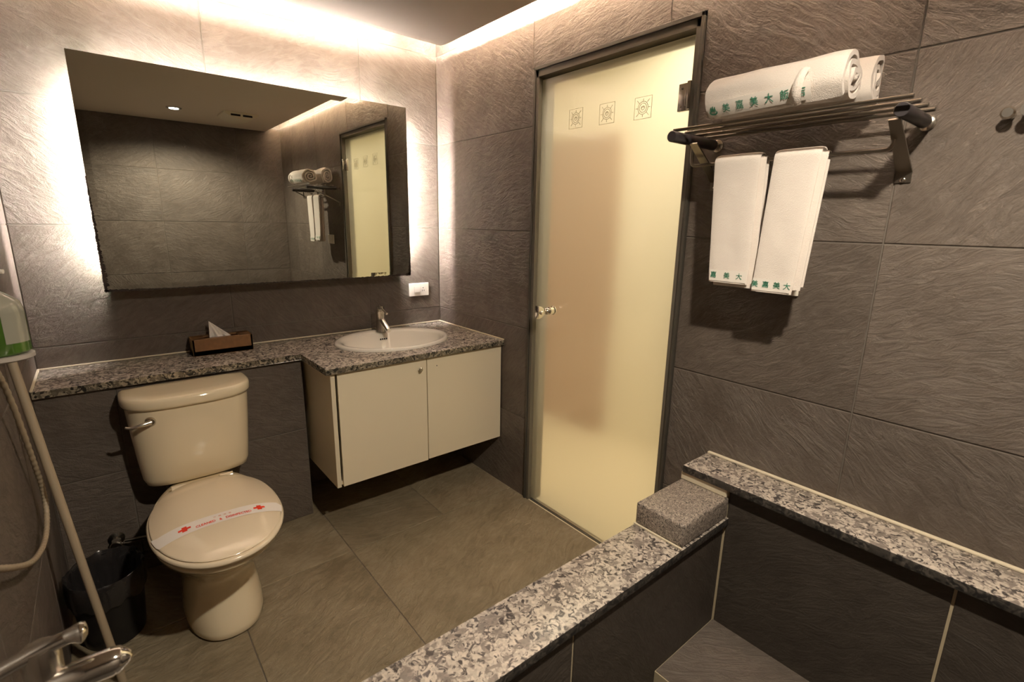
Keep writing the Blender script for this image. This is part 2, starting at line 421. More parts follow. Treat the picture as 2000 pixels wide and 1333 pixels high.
def Pfloor(u, v, w): return (u, v, w)
tile_wall('floor', Pfloor,
          [rect(-.413, 0, -.684, 0), rect(-.861, -.413, -.684, 0), rect(-1.305, -.861, -.684, 0), rect(WX, -1.305, -.684, 0),
           rect(-.861, 0, -1.35, -.684), rect(-1.305, -.861, -1.35, -.684), rect(WX, -1.305, -1.35, -.684),
           rect(-.861, 0, -1.75, -1.35), rect(-1.305, -.861, -1.75, -1.35), rect(WX, -1.305, -1.75, -1.35)],
          [M['slate_floor'], M['grout']], [rect(WX-.1, 0, CURB_F-.02, .0)], 'z', 1, depth=.12, half=.0014, seed=13)
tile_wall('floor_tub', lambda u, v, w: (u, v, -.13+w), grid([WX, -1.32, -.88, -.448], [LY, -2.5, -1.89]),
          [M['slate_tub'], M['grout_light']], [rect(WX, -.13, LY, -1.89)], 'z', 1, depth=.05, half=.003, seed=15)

# half wall behind the toilet, under the granite counter (back niche is to its right)
HWF = -.30
tile_wall('wall_ledge', lambda u, v, w: (u, HWF-w, v), grid([WX, -1.545, -.895], [0, .435, .765]),
          [M['slate'], M['grout']], [rect(WX, -.895, 0, .765)], 'y', -1, depth=.29, seed=17)
# tub curb wall and the ledge wall along the right side
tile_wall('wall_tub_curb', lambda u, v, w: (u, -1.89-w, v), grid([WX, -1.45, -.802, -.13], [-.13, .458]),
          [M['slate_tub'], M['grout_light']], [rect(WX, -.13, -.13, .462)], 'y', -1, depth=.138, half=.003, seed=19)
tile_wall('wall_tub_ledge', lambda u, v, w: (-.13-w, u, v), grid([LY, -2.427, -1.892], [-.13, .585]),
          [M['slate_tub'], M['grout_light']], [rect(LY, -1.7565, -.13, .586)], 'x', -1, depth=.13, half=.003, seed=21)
# bench step inside the tub
tile_wall('trim_1', lambda u, v, w: (u, v, .115+w), [rect(-.448, -.13, -2.55, -1.89), rect(-.448, -.13, LY, -2.55)],
          [M['slate'], M['grout_light']], [rect(-.448, -.131, LY, -1.891)], 'z', 1, depth=.24, half=.003, seed=23)

# ceiling: lowered panel with an upturned back lip, upper slab, two cove gaps
bm = bmesh.new()
prof = [(-.34, HP), (-.30, HP+.001), (-.27, HP+.004), (-.245, HP+.010), (-.228, HP+.018), (-.217, HP+.030), (-.217, HP+.045), (LY, HP+.045), (LY, HP)]
lo = [bm.verts.new((WX, y, z)) for y, z in prof]; hi = [bm.verts.new((-.13, y, z)) for y, z in prof]
n = len(prof)
for i in range(n): bm.faces.new((lo[i], lo[(i+1) % n], hi[(i+1) % n], hi[i]))
bm.faces.new(lo[::-1]); bm.faces.new(hi)
box(bm, WX-.1, .1, LY-.1, .1, HT, HT+.08)
o = finish('ceiling', bm, M['paint']); o['kind'] = 'structure'

# ------------------------------------------------------------------ hallway behind the frosted door
def wallbox(name, b, mat):
    bm = bmesh.new(); box(bm, *b); o = finish(name, bm, mat); o['kind'] = 'structure'; return o
wallbox('wall_hall_far', (1.35, 1.45, -2.6, .4, -.05, 2.45), M['hall_wall'])
wallbox('wall_hall_left', (.1, 1.45, .4, .5, -.05, 2.45), M['hall_wall'])
wallbox('wall_hall_right', (.1, 1.45, -2.7, -2.6, -.05, 2.45), M['hall_wall'])
wallbox('wall_hall_near', (.101, .12, -2.6, DY2-.01, -.05, 2.45), M['hall_wall'])
wallbox('wall_hall_corner', (.101, .12, DY1+.01, .4, -.05, 2.45), M['hall_wall'])
wallbox('ceiling_hall', (.0, 1.45, -2.7, .5, 2.45, 2.5), M['hall_wall'])
wallbox('floor_hall', (-.02, 1.45, -2.7, .5, -.05, -.002), M['hall_floor'])
wallbox('door_2', (1.31, 1.349, -.50, .32, 0, 1.9), M['hall_wood'])
lamp('hall_lamp', 'AREA', (.80, -1.25, 2.42), 34*K_HALL, (1, .87, .70), '', size=.9)

# ------------------------------------------------------------------ bronze framed frosted door
door = empty('door_1', (0, -1.19, 0), kind='structure')
bm = bmesh.new()
fx = -.012
def jamb(y0, y1):   # stepped profile seen from above
    s = 1 if y1 > y0 else -1
    box(bm, fx, .10, min(y0, y0+s*.010), max(y0, y0+s*.010), 0, DZ, .001, 0)
    box(bm, fx+.006, .10, min(y0+s*.010, y0+s*.028), max(y0+s*.010, y0+s*.028), 0, DZ-.010, .001, 1)
    box(bm, .040, .10, min(y0+s*.028, y0+s*.042), max(y0+s*.028, y0+s*.042), 0, DZ-.03, .001, 0)
jamb(DY1, DY2); jamb(DY2, DY1)
box(bm, fx, .10, DY2, DY1, DZ-.014, DZ, .001, 0)
box(bm, fx+.006, .10, DY2+.01, DY1-.01, DZ-.040, DZ-.014, .001, 1)
box(bm, .040, .10, DY2+.028, DY1-.028, DZ-.058, DZ-.04, .001, 0)
box(bm, .006, .045, DY2+.03, DY1-.03, -.004, .0008, 0, 0)
finish('door_frame', bm, [M['bronze'], M['bronze_light']], door)
GY1, GY2, GX0, GX1, GZ = DY1-.018, DY2+.042, .016, .026, 1.952
bm = bmesh.new(); box(bm, GX0, GX1, GY2, GY1, .003, GZ, .001)
for f in bm.faces:
    if f.calc_center_median().x > GX1-.0003: f.material_index = 1
glass = finish('glass_panel', bm, [M['frosted'], M['glass_back']], door)
for (cy, cz) in ((-1.033, 1.774), (-1.193, 1.770), (-1.356, 1.765)):
    bm = bmesh.new(); xs = GX0-.0005; h = .036
    def ring(r, t=.0010, seg=40, a0=0, a1=2*PI, cy=cy, cz=cz):
        tube(bm, [(xs, cy+r*math.cos(a0+(a1-a0)*k/seg), cz+r*math.sin(a0+(a1-a0)*k/seg)) for k in range(seg+1)], t, 6)
    ring(.021); ring(.015); ring(.0065); ring(.004, a1=PI)
    sq = [(-h, -h), (h, -h), (h, h), (-h, h), (-h, -h)]
    tube(bm, [(xs, cy+a, cz+b) for a, b in sq], .0009, 6)
    for k in range(8):
        a = k*PI/4+PI/8*0; r0, r1 = .023, .030 if k % 2 == 0 else .036
        tube(bm, [(xs, cy+r0*math.cos(a), cz+r0*math.sin(a)), (xs, cy+r1*math.cos(a), cz+r1*math.sin(a))], .0010, 6)
    tag(finish('etched_motif', bm, M['etch'], glass, True), 'etched square with a ringed emblem')
# hinge
bm = bmesh.new()
box(bm, -.014, -.006, -1.556, -1.543, 1.728, 1.812, .002)
box(bm, .004, .0165, -1.543, -1.502, 1.728, 1.812, .002); box(bm, -.014, .004, -1.546, -1.538, 1.74, 1.80, .001)
for z in (1.742, 1.798):
    lathe(bm, [(.0045, 0), (.0045, .002), (.002, .003)], (.004, -1.515, z), (-1, 0, 0), 12)
finish('hinge', bm, M['chrome_worn'], door, True)
# lever / knob set
bm = bmesh.new()
kz, ky = .987, -.945
lathe(bm, [(.020, 0), (.020, .004), (.0165, .008), (.0165, .028), (.014, .030)], (GX0, ky, kz), (-1, 0, 0), 28)
lathe(bm, [(.006, .028), (.013, .032), (.0165, .040), (.013, .049), (.007, .053)], (GX0, ky, kz), (-1, 0, 0), 28)
pts = [(.0, -.028), (.0, .028)] + [(-.034*math.sin(a)-.0, .028*math.cos(a)) for a in [PI*k/14 for k in range(1, 14)]]
bm2 = [( -.084+ (-p[0])*1.1, kz+p[1]) for p in pts]
prism(bm, bm2, ky-.012, ky+.012, .002, axis='y')
lathe(bm, [(.009, 0), (.009, .006), (.006, .009)], (-.068, ky-.012, kz-.002), (0, -1, 0), 20)
finish('door_handle', bm, M['chrome'], door, True)

# ------------------------------------------------------------------ granite pieces
HC = .7897
def gran(name, fnbuild, mat, label, cat='granite slab', group=None, edge=None):
    bm = bmesh.new(); fnbuild(bm); bm.normal_update()
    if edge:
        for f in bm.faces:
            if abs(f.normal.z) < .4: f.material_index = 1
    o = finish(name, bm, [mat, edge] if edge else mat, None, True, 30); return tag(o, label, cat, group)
cnt = gran('granite_counter', lambda b: prism(b, [(WX+.002, -.001), (-.001, -.001), (-.001, -.6187), (-.898, -.6187), (-.898, -.3193), (WX+.002, -.3193)], HC-.026, HC, .0025),
     M['granite'], 'speckled grey granite counter running from the left wall to the basin', 'counter', edge=M['granite_edge'])
cutb = bmesh.new(); prism(cutb, [(-.458+.262*math.cos(2*PI*k/64), -.298+.212*math.sin(2*PI*k/64)) for k in range(64)], HC-.1, HC+.1)
cut = finish('cut', cutb, M['granite'])
bo = cnt.modifiers.new('b', 'BOOLEAN'); bo.operation = 'DIFFERENCE'; bo.object = cut; bo.solver = 'EXACT'
dg = bpy.context.evaluated_depsgraph_get(); nm = bpy.data.meshes.new_from_object(cnt.evaluated_get(dg))
cnt.modifiers.clear(); cnt.data = nm; bpy.data.objects.remove(cut)
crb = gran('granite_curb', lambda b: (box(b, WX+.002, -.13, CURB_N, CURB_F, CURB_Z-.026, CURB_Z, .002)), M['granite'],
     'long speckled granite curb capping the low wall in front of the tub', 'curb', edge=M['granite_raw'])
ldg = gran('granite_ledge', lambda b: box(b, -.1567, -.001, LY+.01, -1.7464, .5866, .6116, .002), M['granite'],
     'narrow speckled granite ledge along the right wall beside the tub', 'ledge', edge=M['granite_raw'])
blk = gran('granite_block', lambda b: box(b, -.383, -.132, -1.897, -1.738, CURB_Z+.001, .5585, .007, seg=3), M['granite_fine'],
     'fine grained granite block sitting on the curb beside the ledge', 'granite block')
def bead(bm, pts, w=.007, h=.006):
    for a, b in zip(pts[:-1], pts[1:]):
        x0, x1 = sorted((a[0], b[0])); y0, y1 = sorted((a[1], b[1]))
        box(bm, x0-(w if x0 == x1 else 0), x1, y0-(w if y0 == y1 else 0), y1, a[2], a[2]+h, .002)
bm = bmesh.new(); bead(bm, [(WX+.001, -.0005, HC), (-.0005, -.0005, HC)]); bead(bm, [(-.0005, -.0005, HC), (-.0005, -.618, HC)])
box(bm, WX, WX+.008, -.318, 0, HC, HC+.006, .002)
finish('sealant', bm, M['silicone'], cnt)
bm = bmesh.new(); box(bm, -.013, -.0005, LY+.02, -1.748, .6116, .618, .002)
finish('sealant', bm, M['silicone'], ldg)
for q_ in ((-.389, -.383, -1.899, -1.738, CURB_Z, CURB_Z+.005, .001), (-.150, -.131, -1.894, -1.739, .5585, .586, .003)):
    bm = bmesh.new(); box(bm, *q_); finish('sealant', bm, M['silicone'], blk)

# ------------------------------------------------------------------ mirror
mir = empty('wall_mirror', (-.88, -.1, 1.083), 'large frameless rectangular mirror above the granite counter with worn lower edges', 'mirror')
ML, MR, MT, MB, MYF = -1.5257, -.2385, 1.9176, 1.0827, -.1002
bw, bd = .022, .0004
bm = bmesh.new()
def q(x, z, y): return bm.verts.new((x, y, z))
o4 = [q(ML, MB, MYF+bd), q(MR, MB, MYF+bd), q(MR, MT, MYF+bd), q(ML, MT, MYF+bd)]
i4 = [q(ML+bw, MB+bw, MYF), q(MR-bw, MB+bw, MYF), q(MR-bw, MT-bw, MYF), q(ML+bw, MT-bw, MYF)]
bm.faces.new(i4)
for i in range(4): bm.faces.new((o4[i], o4[(i+1) % 4], i4[(i+1) % 4], i4[i]))
for f in bm.faces: f.material_index = 0
b4 = [q(ML, MB, MYF+.007), q(MR, MB, MYF+.007), q(MR, MT, MYF+.007), q(ML, MT, MYF+.007)]
for i in range(4): bm.faces.new((o4[i], b4[i], b4[(i+1) % 4], o4[(i+1) % 4])).material_index = 1
bm.faces.new(b4[::-1]).material_index = 1
finish('mirror_glass', bm, [M['mirror'], M['mirror_edge']], mir)
bm = bmesh.new()
FX0, FX1, FZ0, FZ1 = ML+.13, MR-.13, MB+.06, MT-.13
box(bm, FX0, FX1, -.0925, -.0005, FZ0, FZ1)
box(bm, ML+.02, MR-.02, -.0925, -.0005, MB+.004, MB+.03)
finish('mounting_box', bm, M['paint'], mir)
# corroded silver along the lower edges
bm = bmesh.new(); rnd = random.Random(4)
def ragged(path, wfun, inward):
    """path: list of (x,z) along an edge; a jagged dark fringe of varying width"""
    prev = None
    for i, (x, z) in enumerate(path):
        w = wfun(i/(len(path)-1))*(.55+rnd.random()); w2 = .0035*rnd.random()
        a = bm.verts.new((x-inward[0]*w2, MYF-.0006, z-inward[1]*w2)); b = bm.verts.new((x+inward[0]*w, MYF-.0006, z+inward[1]*w))
        if prev: bm.faces.new((prev[0], a, b, prev[1]))
        prev = (a, b)
L = 60
ragged([(MR, MB+.15*k/L) for k in range(L+1)], lambda t: .012*(1-t)**1.2+.001, (-1, 0))
ragged([(ML, MB+.42*k/140) for k in range(141)], lambda t: .010*(1-t)+.0012, (1, 0))
ragged([(ML+(MR-ML)*k/260, MB) for k in range(261)], lambda t: .003+.009*(max(0, t-.86)/.14)**1.5+.004*max(0, 1-t*8), (0, 1))
ext = bmesh.ops.extrude_face_region(bm, geom=bm.faces[:])
for v in [g for g in ext['geom'] if isinstance(g, bmesh.types.BMVert)]: v.co.y += .0045
tag(finish('worn_edge', bm, M['rust'], mir), 'dark desilvered fringe')
# light strips behind the mirror
def strip(name, b, mat, label, group='light strips behind the mirror'):
    bm = bmesh.new(); box(bm, *b); o = finish(name, bm, mat); return tag(o, label, 'light strip', group)
M['led_mirror'] = emit('mirror_back_light', (1.0, .88, .84), 24.0*K_MIRROR)
M['led_cove'] = emit('cove_light', (1.0, .87, .76), 24.0*K_COVE)
M['led_cove_side'] = emit('side_cove_light', (1.0, .87, .76), 130.0*K_COVE)
M['led_side'] = emit('mirror_side_light', (1.0, .88, .86), 130.0*K_MIRROR)
M['led_left'] = emit('mirror_left_light', (1.0, .88, .86), 78.0*K_MIRROR)
strip('light_strip', (ML+.040, ML+.052, -.088, -.076, 1.18, MT-.08), M['led_left'], 'glowing strip hidden behind the left edge of the mirror')
strip('light_strip', (MR-.052, MR-.040, -.090, -.078, 1.20, MT-.08), M['led_side'], 'glowing strip hidden behind the right edge of the mirror')
strip('light_strip', (ML+.12, MR-.12, -.088, -.076, MT-.018, MT-.006), M['led_mirror'], 'glowing strip hidden behind the top edge of the mirror')
strip('light_strip', (WX+.1, -.30, -.285, -.27, HP+.055, HP+.07), M['led_cove'], 'glowing cove strip above the ceiling panel along the back wall', 'cove light strips')
strip('light_strip', (-.215, -.20, LY+.05, -.30, HP+.055, HP+.07), M['led_cove_side'], 'glowing cove strip above the ceiling panel along the right wall', 'cove light strips')

# ------------------------------------------------------------------ ceiling fittings (seen in the mirror)
dl = empty('downlight', (-.93, -2.49, HP), 'small round recessed ceiling downlight above the tub', 'ceiling light')
bm = bmesh.new(); lathe(bm, [(.052, 0), (.052, -.004), (.038, -.007), (.036, -.001)], (-.93, -2.49, HP), seg=40); finish('trim_ring', bm, M['chrome_worn'], dl, True)
bm = bmesh.new(); lathe(bm, [(.030, 0), (.030, -.0085), (.018, -.0095)], (-.93, -2.49, HP), seg=32); finish('bulb', bm, M['lamp_glow'], dl, True)
vt = empty('ceiling_vent', (-.50, -2.45, HP), 'cream ceiling vent with a curved cover and two dark slots', 'vent')
bm = bmesh.new()
vr = []
for k in range(13):
    t = -1+2*k/12; z = HP-.010-.040*(1-t*t)
    vr.append([(-.50+t*.125, -2.45-.13, z), (-.50+t*.125, -2.45+.13, z)])
R = [[bm.verts.new(p) for p in r] for r in vr]
for a, b in zip(R[:-1], R[1:]): bm.faces.new((a[0], a[1], b[1], b[0]))
T = [[bm.verts.new((p[0], p[1], HP)) for p in r] for r in vr]
for a, b, c, d in zip(R[:-1], R[1:], T[:-1], T[1:]):
    bm.faces.new((a[0], b[0], d[0], c[0])); bm.faces.new((a[1], c[1], d[1], b[1]))
bm.faces.new((R[0][0], T[0][0], T[0][1], R[0][1])); bm.faces.new((R[-1][0], R[-1][1], T[-1][1], T[-1][0]))
finish('vent_cover', bm, M['grille'], vt)
for s in (-1, 1):
    bm = bmesh.new(); cx = -.50+s*.043
    box(bm, cx-.034, cx+.034, -2.45+.1285, -2.45+.134, HP-.030, HP-.016, .001); finish('vent_slot', bm, M['dark_hole'], vt)

# ------------------------------------------------------------------ vanity cabinet
cab = empty('vanity_cabinet', (-.43, -.31, .26), 'cream two door vanity cabinet hung under the granite counter', 'cabinet')
CZ0, CZ1, CF = .262, .7632, -.600
bm = bmesh.new()
box(bm, -.876, -.858, -.602, -.004, CZ0-.002, CZ1, .001)
box(bm, -.022, -.004, -.585, -.004, CZ0, CZ1, .001)
box(bm, -.858, -.022, -.585, -.004, CZ0, CZ0+.018, .001)
box(bm, -.858, -.022, -.016, -.004, CZ0, CZ1, .001)

finish('body', bm, M['laminate_edge'], cab)
def cdoor(x0, x1, z0, rz):
    bm = bmesh.new(); box(bm, x0, x1, CF, CF+.018, z0, CZ1-.004, .0012); return finish('door', bm, M['laminate'], cab)
d1 = cdoor(-.848, -.4385, CZ0-.004, 0); d2 = cdoor(-.4345, -.006, CZ0, 0)
bm = bmesh.new(); lathe(bm, [(.006, 0), (.005, .008), (.0095, .013), (.010, .018), (.007, .021)], (-.476, CF, .716), (0, -1, 0), 24)
finish('knob', bm, M['chrome'], d1, True)
bm = bmesh.new(); lathe(bm, [(.0025, 0), (.0025, .0008)], (-.384, CF, .716), (0, -1, 0), 10)
finish('screw_hole', bm, M['dark_hole'], d2)

# ------------------------------------------------------------------ basin and tap
bas = empty('wash_basin', (-.46, -.30, HC), 'white oval ceramic wash basin set into the granite counter', 'wash basin')
BCX, BCY, BA, BB = -.452, -.302, .282, .226
bm = bmesh.new()
prof = [(.95, .001), (1.0, .001), (1.0, .008), (.985, .014), (.96, .0165), (.92, .0155), (.885, .010), (.86, .001), (.82, -.03), (.74, -.075), (.58, -.115), (.34, -.135), (.10, -.140)]
rings = []
for r, h in prof:
    k = max(0, (1-r)/.9); cyo = -.022*min(1, k*3)          # bowl sits a little to the front, leaving a tap deck
    rr = r if r > .9 else r
    rings.append([(BCX+BA*rr*math.cos(2*PI*i/72), BCY+cyo+BB*rr*(1 if r > .9 else .94)*math.sin(2*PI*i/72), HC+h) for i in range(72)])
loft(bm, rings, False, True)
o = finish('bowl', bm, M['ceramic_white'], bas, True, 80)
bm = bmesh.new(); lathe(bm, [(.020, 0), (.020, .003), (.012, .004)], (BCX, BCY-.02, HC-.1405), seg=24); finish('drain', bm, M['chrome'], bas, True)
bm = bmesh.new()
for a in range(4):
    box(bm, -.452+a*.011, -.445+a*.011, -.1495-.0003, -.1483, HC-.030, HC-.022)
# overflow emblem on the back slope of the bowl
finish('overflow_slot', bm, M['dark_hole'], bas)
tap = empty('basin_tap', (-.432, -.125, HC+.012), 'chrome single lever tap standing behind the white basin', 'tap')
bm = bmesh.new(); lathe(bm, [(.029, 0), (.0285, .003), (.0225, .06), (.021, .092), (.0225, .094), (.0228, .112)], (-.432, -.125, HC+.0125), seg=40)
finish('tap_body', bm, M['chrome_worn'], tap, True)
bm = bmesh.new(); p0, p1 = Vector((-.432, -.135, HC+.075)), Vector((-.432, -.215, HC+.028))
tube(bm, [p0, p0.lerp(p1, .93), p1], .0135, 24, radii=[.0145, .0135, .012]); finish('spout', bm, M['chrome'], tap, True)
bm = bmesh.new()
lathe(bm, [(.0228, .113), (.0235, .118), (.022, .131), (.015, .134)], (-.432, -.125, HC+.0125), seg=40)
tube(bm, [(-.432, -.120, HC+.144), (-.428, -.190, HC+.112)], .005, 14, radii=[.0042, .0062]); finish('lever', bm, M['chrome'], tap, True)

# ------------------------------------------------------------------ wall plates
pl = empty('socket_plate', (-.138, 0, .987), 'white plate with a rocker switch and a socket on the back wall above the basin', 'wall plate')
bm = bmesh.new(); box(bm, -.200, -.077, -.009, -.0005, .951, 1.024, .002); finish('plate', bm, M['white_plastic'], pl)
bm = bmesh.new(); box(bm, -.171, -.135, -.0125, -.009, .970, 1.006, .0015); box(bm, -.167, -.139, -.0135, -.012, .972, .990, .001); finish('rocker_switch', bm, M['white_plastic'], pl)
sk = None
bm = bmesh.new(); box(bm, -.127, -.101, -.0105, -.009, .972, 1.004, .0008); sk = finish('socket', bm, M['white_plastic'], pl)
bm = bmesh.new(); box(bm, -.121, -.1185, -.0110, -.0103, .976, .986); box(bm, -.110, -.1075, -.0110, -.0103, .976, .986)
lathe(bm, [(.0028, 0), (.0028, .0006)], (-.114, -.0104, .996), (0, -1, 0), 12); finish('pin_holes', bm, M['dark_hole'], sk)
p2 = empty('switch_plate', (0, -1.945, 1.205), 'white switch plate on the right wall, half hidden behind the hanging hand towels', 'wall plate')
bm = bmesh.new(); box(bm, -.009, -.0005, -1.957, -1.837, 1.174, 1.247, .002); finish('plate', bm, M['white_plastic'], p2)
bm = bmesh.new(); box(bm, -.0125, -.009, -1.918, -1.878, 1.19, 1.228, .0015); finish('rocker_switch', bm, M['white_plastic'], p2)

# ------------------------------------------------------------------ tissue box
tb = empty('tissue_box', (-1.155, -.085, HC), 'brown rectangular tissue box on the granite counter left of the basin', 'tissue box')
bm = bmesh.new(); TX0, TX1, TY0, TY1, TZ0, TZ1 = -1.272, -1.042, -.116, -.020, HC+.001, HC+.072
box(bm, TX0, TX1, TY0, TY0+.008, TZ0, TZ1, .001); box(bm, TX0, TX1, TY1-.008, TY1, TZ0, TZ1, .001)
box(bm, TX0, TX0+.008, TY0, TY1, TZ0, TZ1, .001); box(bm, TX1-.008, TX1, TY0, TY1, TZ0, TZ1, .001)
box(bm, TX0, TX1, TY0, TY1, TZ0, TZ0+.02)
for a, b, c, d in ((TX0, TX1, TY0+.006, TY0+.026), (TX0, TX1, TY1-.026, TY1-.006), (TX0, TX0+.05, TY0, TY1), (TX1-.05, TX1, TY0, TY1)):
    box(bm, a+.001, b-.001, c+.001, d-.001, TZ1-.006, TZ1-.0005)
finish('box_body', bm, M['wood'], tb)
bm = bmesh.new()
base = [(-1.200+.090*k/8, -.068+.006*math.sin(k*1.7), TZ1-.012) for k in range(9)]
apex = Vector((-1.196, -.060, TZ1+.066)); rows = []
for j in range(7):
    t = j/6; rows.append([Vector(b).lerp(apex, t**1.0)+Vector((0, .004*math.sin(3*k+j)*(1-t), 0)) for k, b in enumerate(base)])
back = [[p+Vector((0, .010*(1-j/6)+.0015, 0)) for p in r] for j, r in enumerate(rows)]
for G in (rows, back):
    V = [[bm.verts.new(p) for p in r] for r in G]
    for a, b in zip(V[:-1], V[1:]):
        for i in range(8): bm.faces.new((a[i], a[i+1], b[i+1], b[i]))
tag(finish('tissue', bm, M['paper'], tb), 'white tissue sticking up')

# ------------------------------------------------------------------ toilet
toi = empty('toilet', (-1.34, -.60, 0), 'cream two piece toilet standing in front of the tiled half wall', 'toilet')
TCX = -1.336
def ring_d(hw, yb, yf, z, n=3.0, nb=7): # D shaped section
    cy = yb-.06
    return superell(TCX, cy, hw, cy-yf, yb-cy, n, z, 72, nb)
bm = bmesh.new()
loft(bm, [ring_d(.155, -.345, -.455, .402, 3), ring_d(.168, -.335, -.475, .412, 3), ring_d(.176, -.325, -.485, .435, 3), ring_d(.182, -.32, -.495, .50, 3),
          ring_d(.190, -.315, -.503, .60, 3), ring_d(.196, -.312, -.508, .69, 3), ring_d(.197, -.312, -.508, .712, 3)])
tank = finish('tank', bm, M['ceramic'], toi, True, 60)
bm = bmesh.new()
loft(bm, [ring_d(.197, -.312, -.509, .712, 3), ring_d(.2035, -.307, -.518, .714, 3), ring_d(.2065, -.305, -.522, .722, 3), ring_d(.2065, -.305, -.522, .741, 3),
          ring_d(.203, -.308, -.518, .749, 3), ring_d(.194, -.313, -.508, .7535, 3), ring_d(.15, -.33, -.47, .756, 3), ring_d(.06, -.35, -.42, .757, 3)])
finish('tank_lid', bm, M['ceramic'], toi, True, 60)
bm = bmesh.new()
yl = -.4955
lathe(bm, [(.017, 0), (.0165, .010), (.011, .016)], (TCX-.128, yl+.010, .672), (0, -1, 0), 28)
lv = smooth_path([(TCX-.128, yl-.012, .674), (TCX-.155, yl-.018, .671), (TCX-.185, yl-.016, .667), (TCX-.200, yl-.013, .672)], 6)
tube(bm, lv, .006, 12, radii=[.009-.005*i/(len(lv)-1) for i in range(len(lv))])
finish('flush_lever', bm, M['chrome_worn'], tank, True)
# bowl and pedestal, one flowing body
def egg(cy, hw, yf, yb, z, n=2.2, nb=2.05): return superell(TCX-.004, cy, hw, cy-yf, yb-cy, n, z, 72, nb)
bm = bmesh.new()
loft(bm, [egg(-.66, .114, -.876, -.43, .0005, 2.4), egg(-.66, .121, -.886, -.43, .010, 2.4), egg(-.66, .122, -.886, -.43, .03, 2.4), egg(-.66, .119, -.876, -.43, .07, 2.4),
          egg(-.66, .113, -.856, -.43, .12, 2.3), egg(-.67, .109, -.845, -.42, .17, 2.2), egg(-.68, .112, -.858, -.40, .21, 2.2), egg(-.70, .125, -.895, -.38, .255, 2.2),
          egg(-.74, .143, -.955, -.36, .30, 2.2), egg(-.78, .165, -1.015, -.34, .345, 2.2), egg(-.79, .178, -1.050, -.38, .375, 2.2), egg(-.79, .183, -1.062, -.40, .392, 2.2),
          egg(-.79, .181, -1.060, -.41, .400, 2.2), egg(-.79, .165, -1.04, -.43, .4015, 2.2)])
bowl = finish('bowl', bm, M['ceramic'], toi, True, 60)
SC = -.795
bm = bmesh.new()
loft(bm, [egg(SC, .180, -1.070, -.535, .4025, 2.15, 2.3), egg(SC, .1875, -1.080, -.528, .406, 2.15, 2.3), egg(SC, .1885, -1.082, -.527, .413, 2.15, 2.3), egg(SC, .184, -1.077, -.53, .4195, 2.15, 2.3)])
finish('seat', bm, M['seat_plastic'], toi, True, 60)
def rlid(x, y):
    X = abs(x-(TCX-.004))/.181; e = 2.15 if y < SC else 2.3; Yb = (SC+1.072) if y < SC else (-.532-SC)
    return (X**e + (abs(y-SC)/Yb)**e)**(1/e)
def zlid(x, y):
    r = min(1, rlid(x, y)); z = .4215+.004+.030*(1-r**3.2)
    # soft wave step across the back third
    yy = y + .60 - .018*math.sin((x-TCX)*17) ; z += .0035/(1+math.exp(-yy/.006))
    return z
bm = bmesh.new()
rings = [egg(SC, .178, -1.069, -.534, .4205, 2.15, 2.3)]
rings.append([Vector((p.x, p.y, zlid(p.x, p.y)-.002)) for p in egg(SC, .181, -1.072, -.532, 0, 2.15, 2.3)])
for k in range(1, 34):
    s = 1-k/34*.985; s = s if k > 3 else 1-k*.008
    r = [Vector((TCX-.004+(p.x-TCX+.004)*s, SC+(p.y-SC)*s, 0)) for p in egg(SC, .181, -1.072, -.532, 0, 2.15, 2.3)]
    rings.append([Vector((p.x, p.y, zlid(p.x, p.y))) for p in r])
loft(bm, rings)
lid = finish('seat_lid', bm, M['seat_plastic'], toi, True, 60)
for s in (-1, 1):
    bm = bmesh.new(); tube(bm, [(TCX-.004+s*.075-.022, -.535, .418), (TCX-.004+s*.075+.022, -.535, .418)], .013, 16)
    finish('hinge', bm, M['seat_plastic'], toi, True)
# paper band
_me = text_pts('CLEANED   &   DISINFECTED', .0150); TW = .152/(max(v.co.x for v in _me.vertices)-min(v.co.x for v in _me.vertices)); bpy.data.meshes.remove(_me)
pb = empty('paper_band', (TCX, -.90, .45), 'white paper band printed CLEANED & DISINFECTED across the closed toilet lid', 'paper band')
BY0, BSL = -.893, -.10
def band_pt(u, v, h=.0016):
    x = TCX-.004+u; y = BY0 + v + BSL*u*.15
    return Vector((x, y, zlid(x, y)+h))
bm = bmesh.new(); rows = []
for i in range(61):
    u = -.165+.33*i/60
    # clip at the lid rim
    row = []
    for j in range(7):
        v = -.027+.054*j/6 + .0; p = band_pt(u, v)
        row.append(p)
    rows.append(row)
def ends(u, down):
    r = []
    for j in range(7):
        v = -.027+.054*j/6; s = 1 if u > 0 else -1
        y = BY0+v+BSL*u*.15; X = .1835*max(0, 1-(abs(y-SC)/(SC+1.075))**2.15)**(1/2.15)
        r.append(Vector((TCX-.004+s*X, y, .424-down)))
    return r
rows = [ends(-1, 0)] + rows + [ends(1, 0)]
V = [[bm.verts.new(p) for p in r] for r in rows]
for a, b in zip(V[:-1], V[1:]):
    for i in range(6): bm.faces.new((a[i], b[i], b[i+1], a[i+1]))
paper = finish('paper_strip', bm, M['paper'], pb, True)
text_obj('lettering', 'CLEANED   &   DISINFECTED', .0150, lambda u, v: band_pt(u*TW+.006, v*1.05-.012, .0026), M['red_ink'], paper, cuts=2)
text_obj('lettering', '已   經   消   毒', .0085, lambda u, v: band_pt(u*.9+.004, v+.008, .0026), M['red_ink_light'], paper, cuts=1)
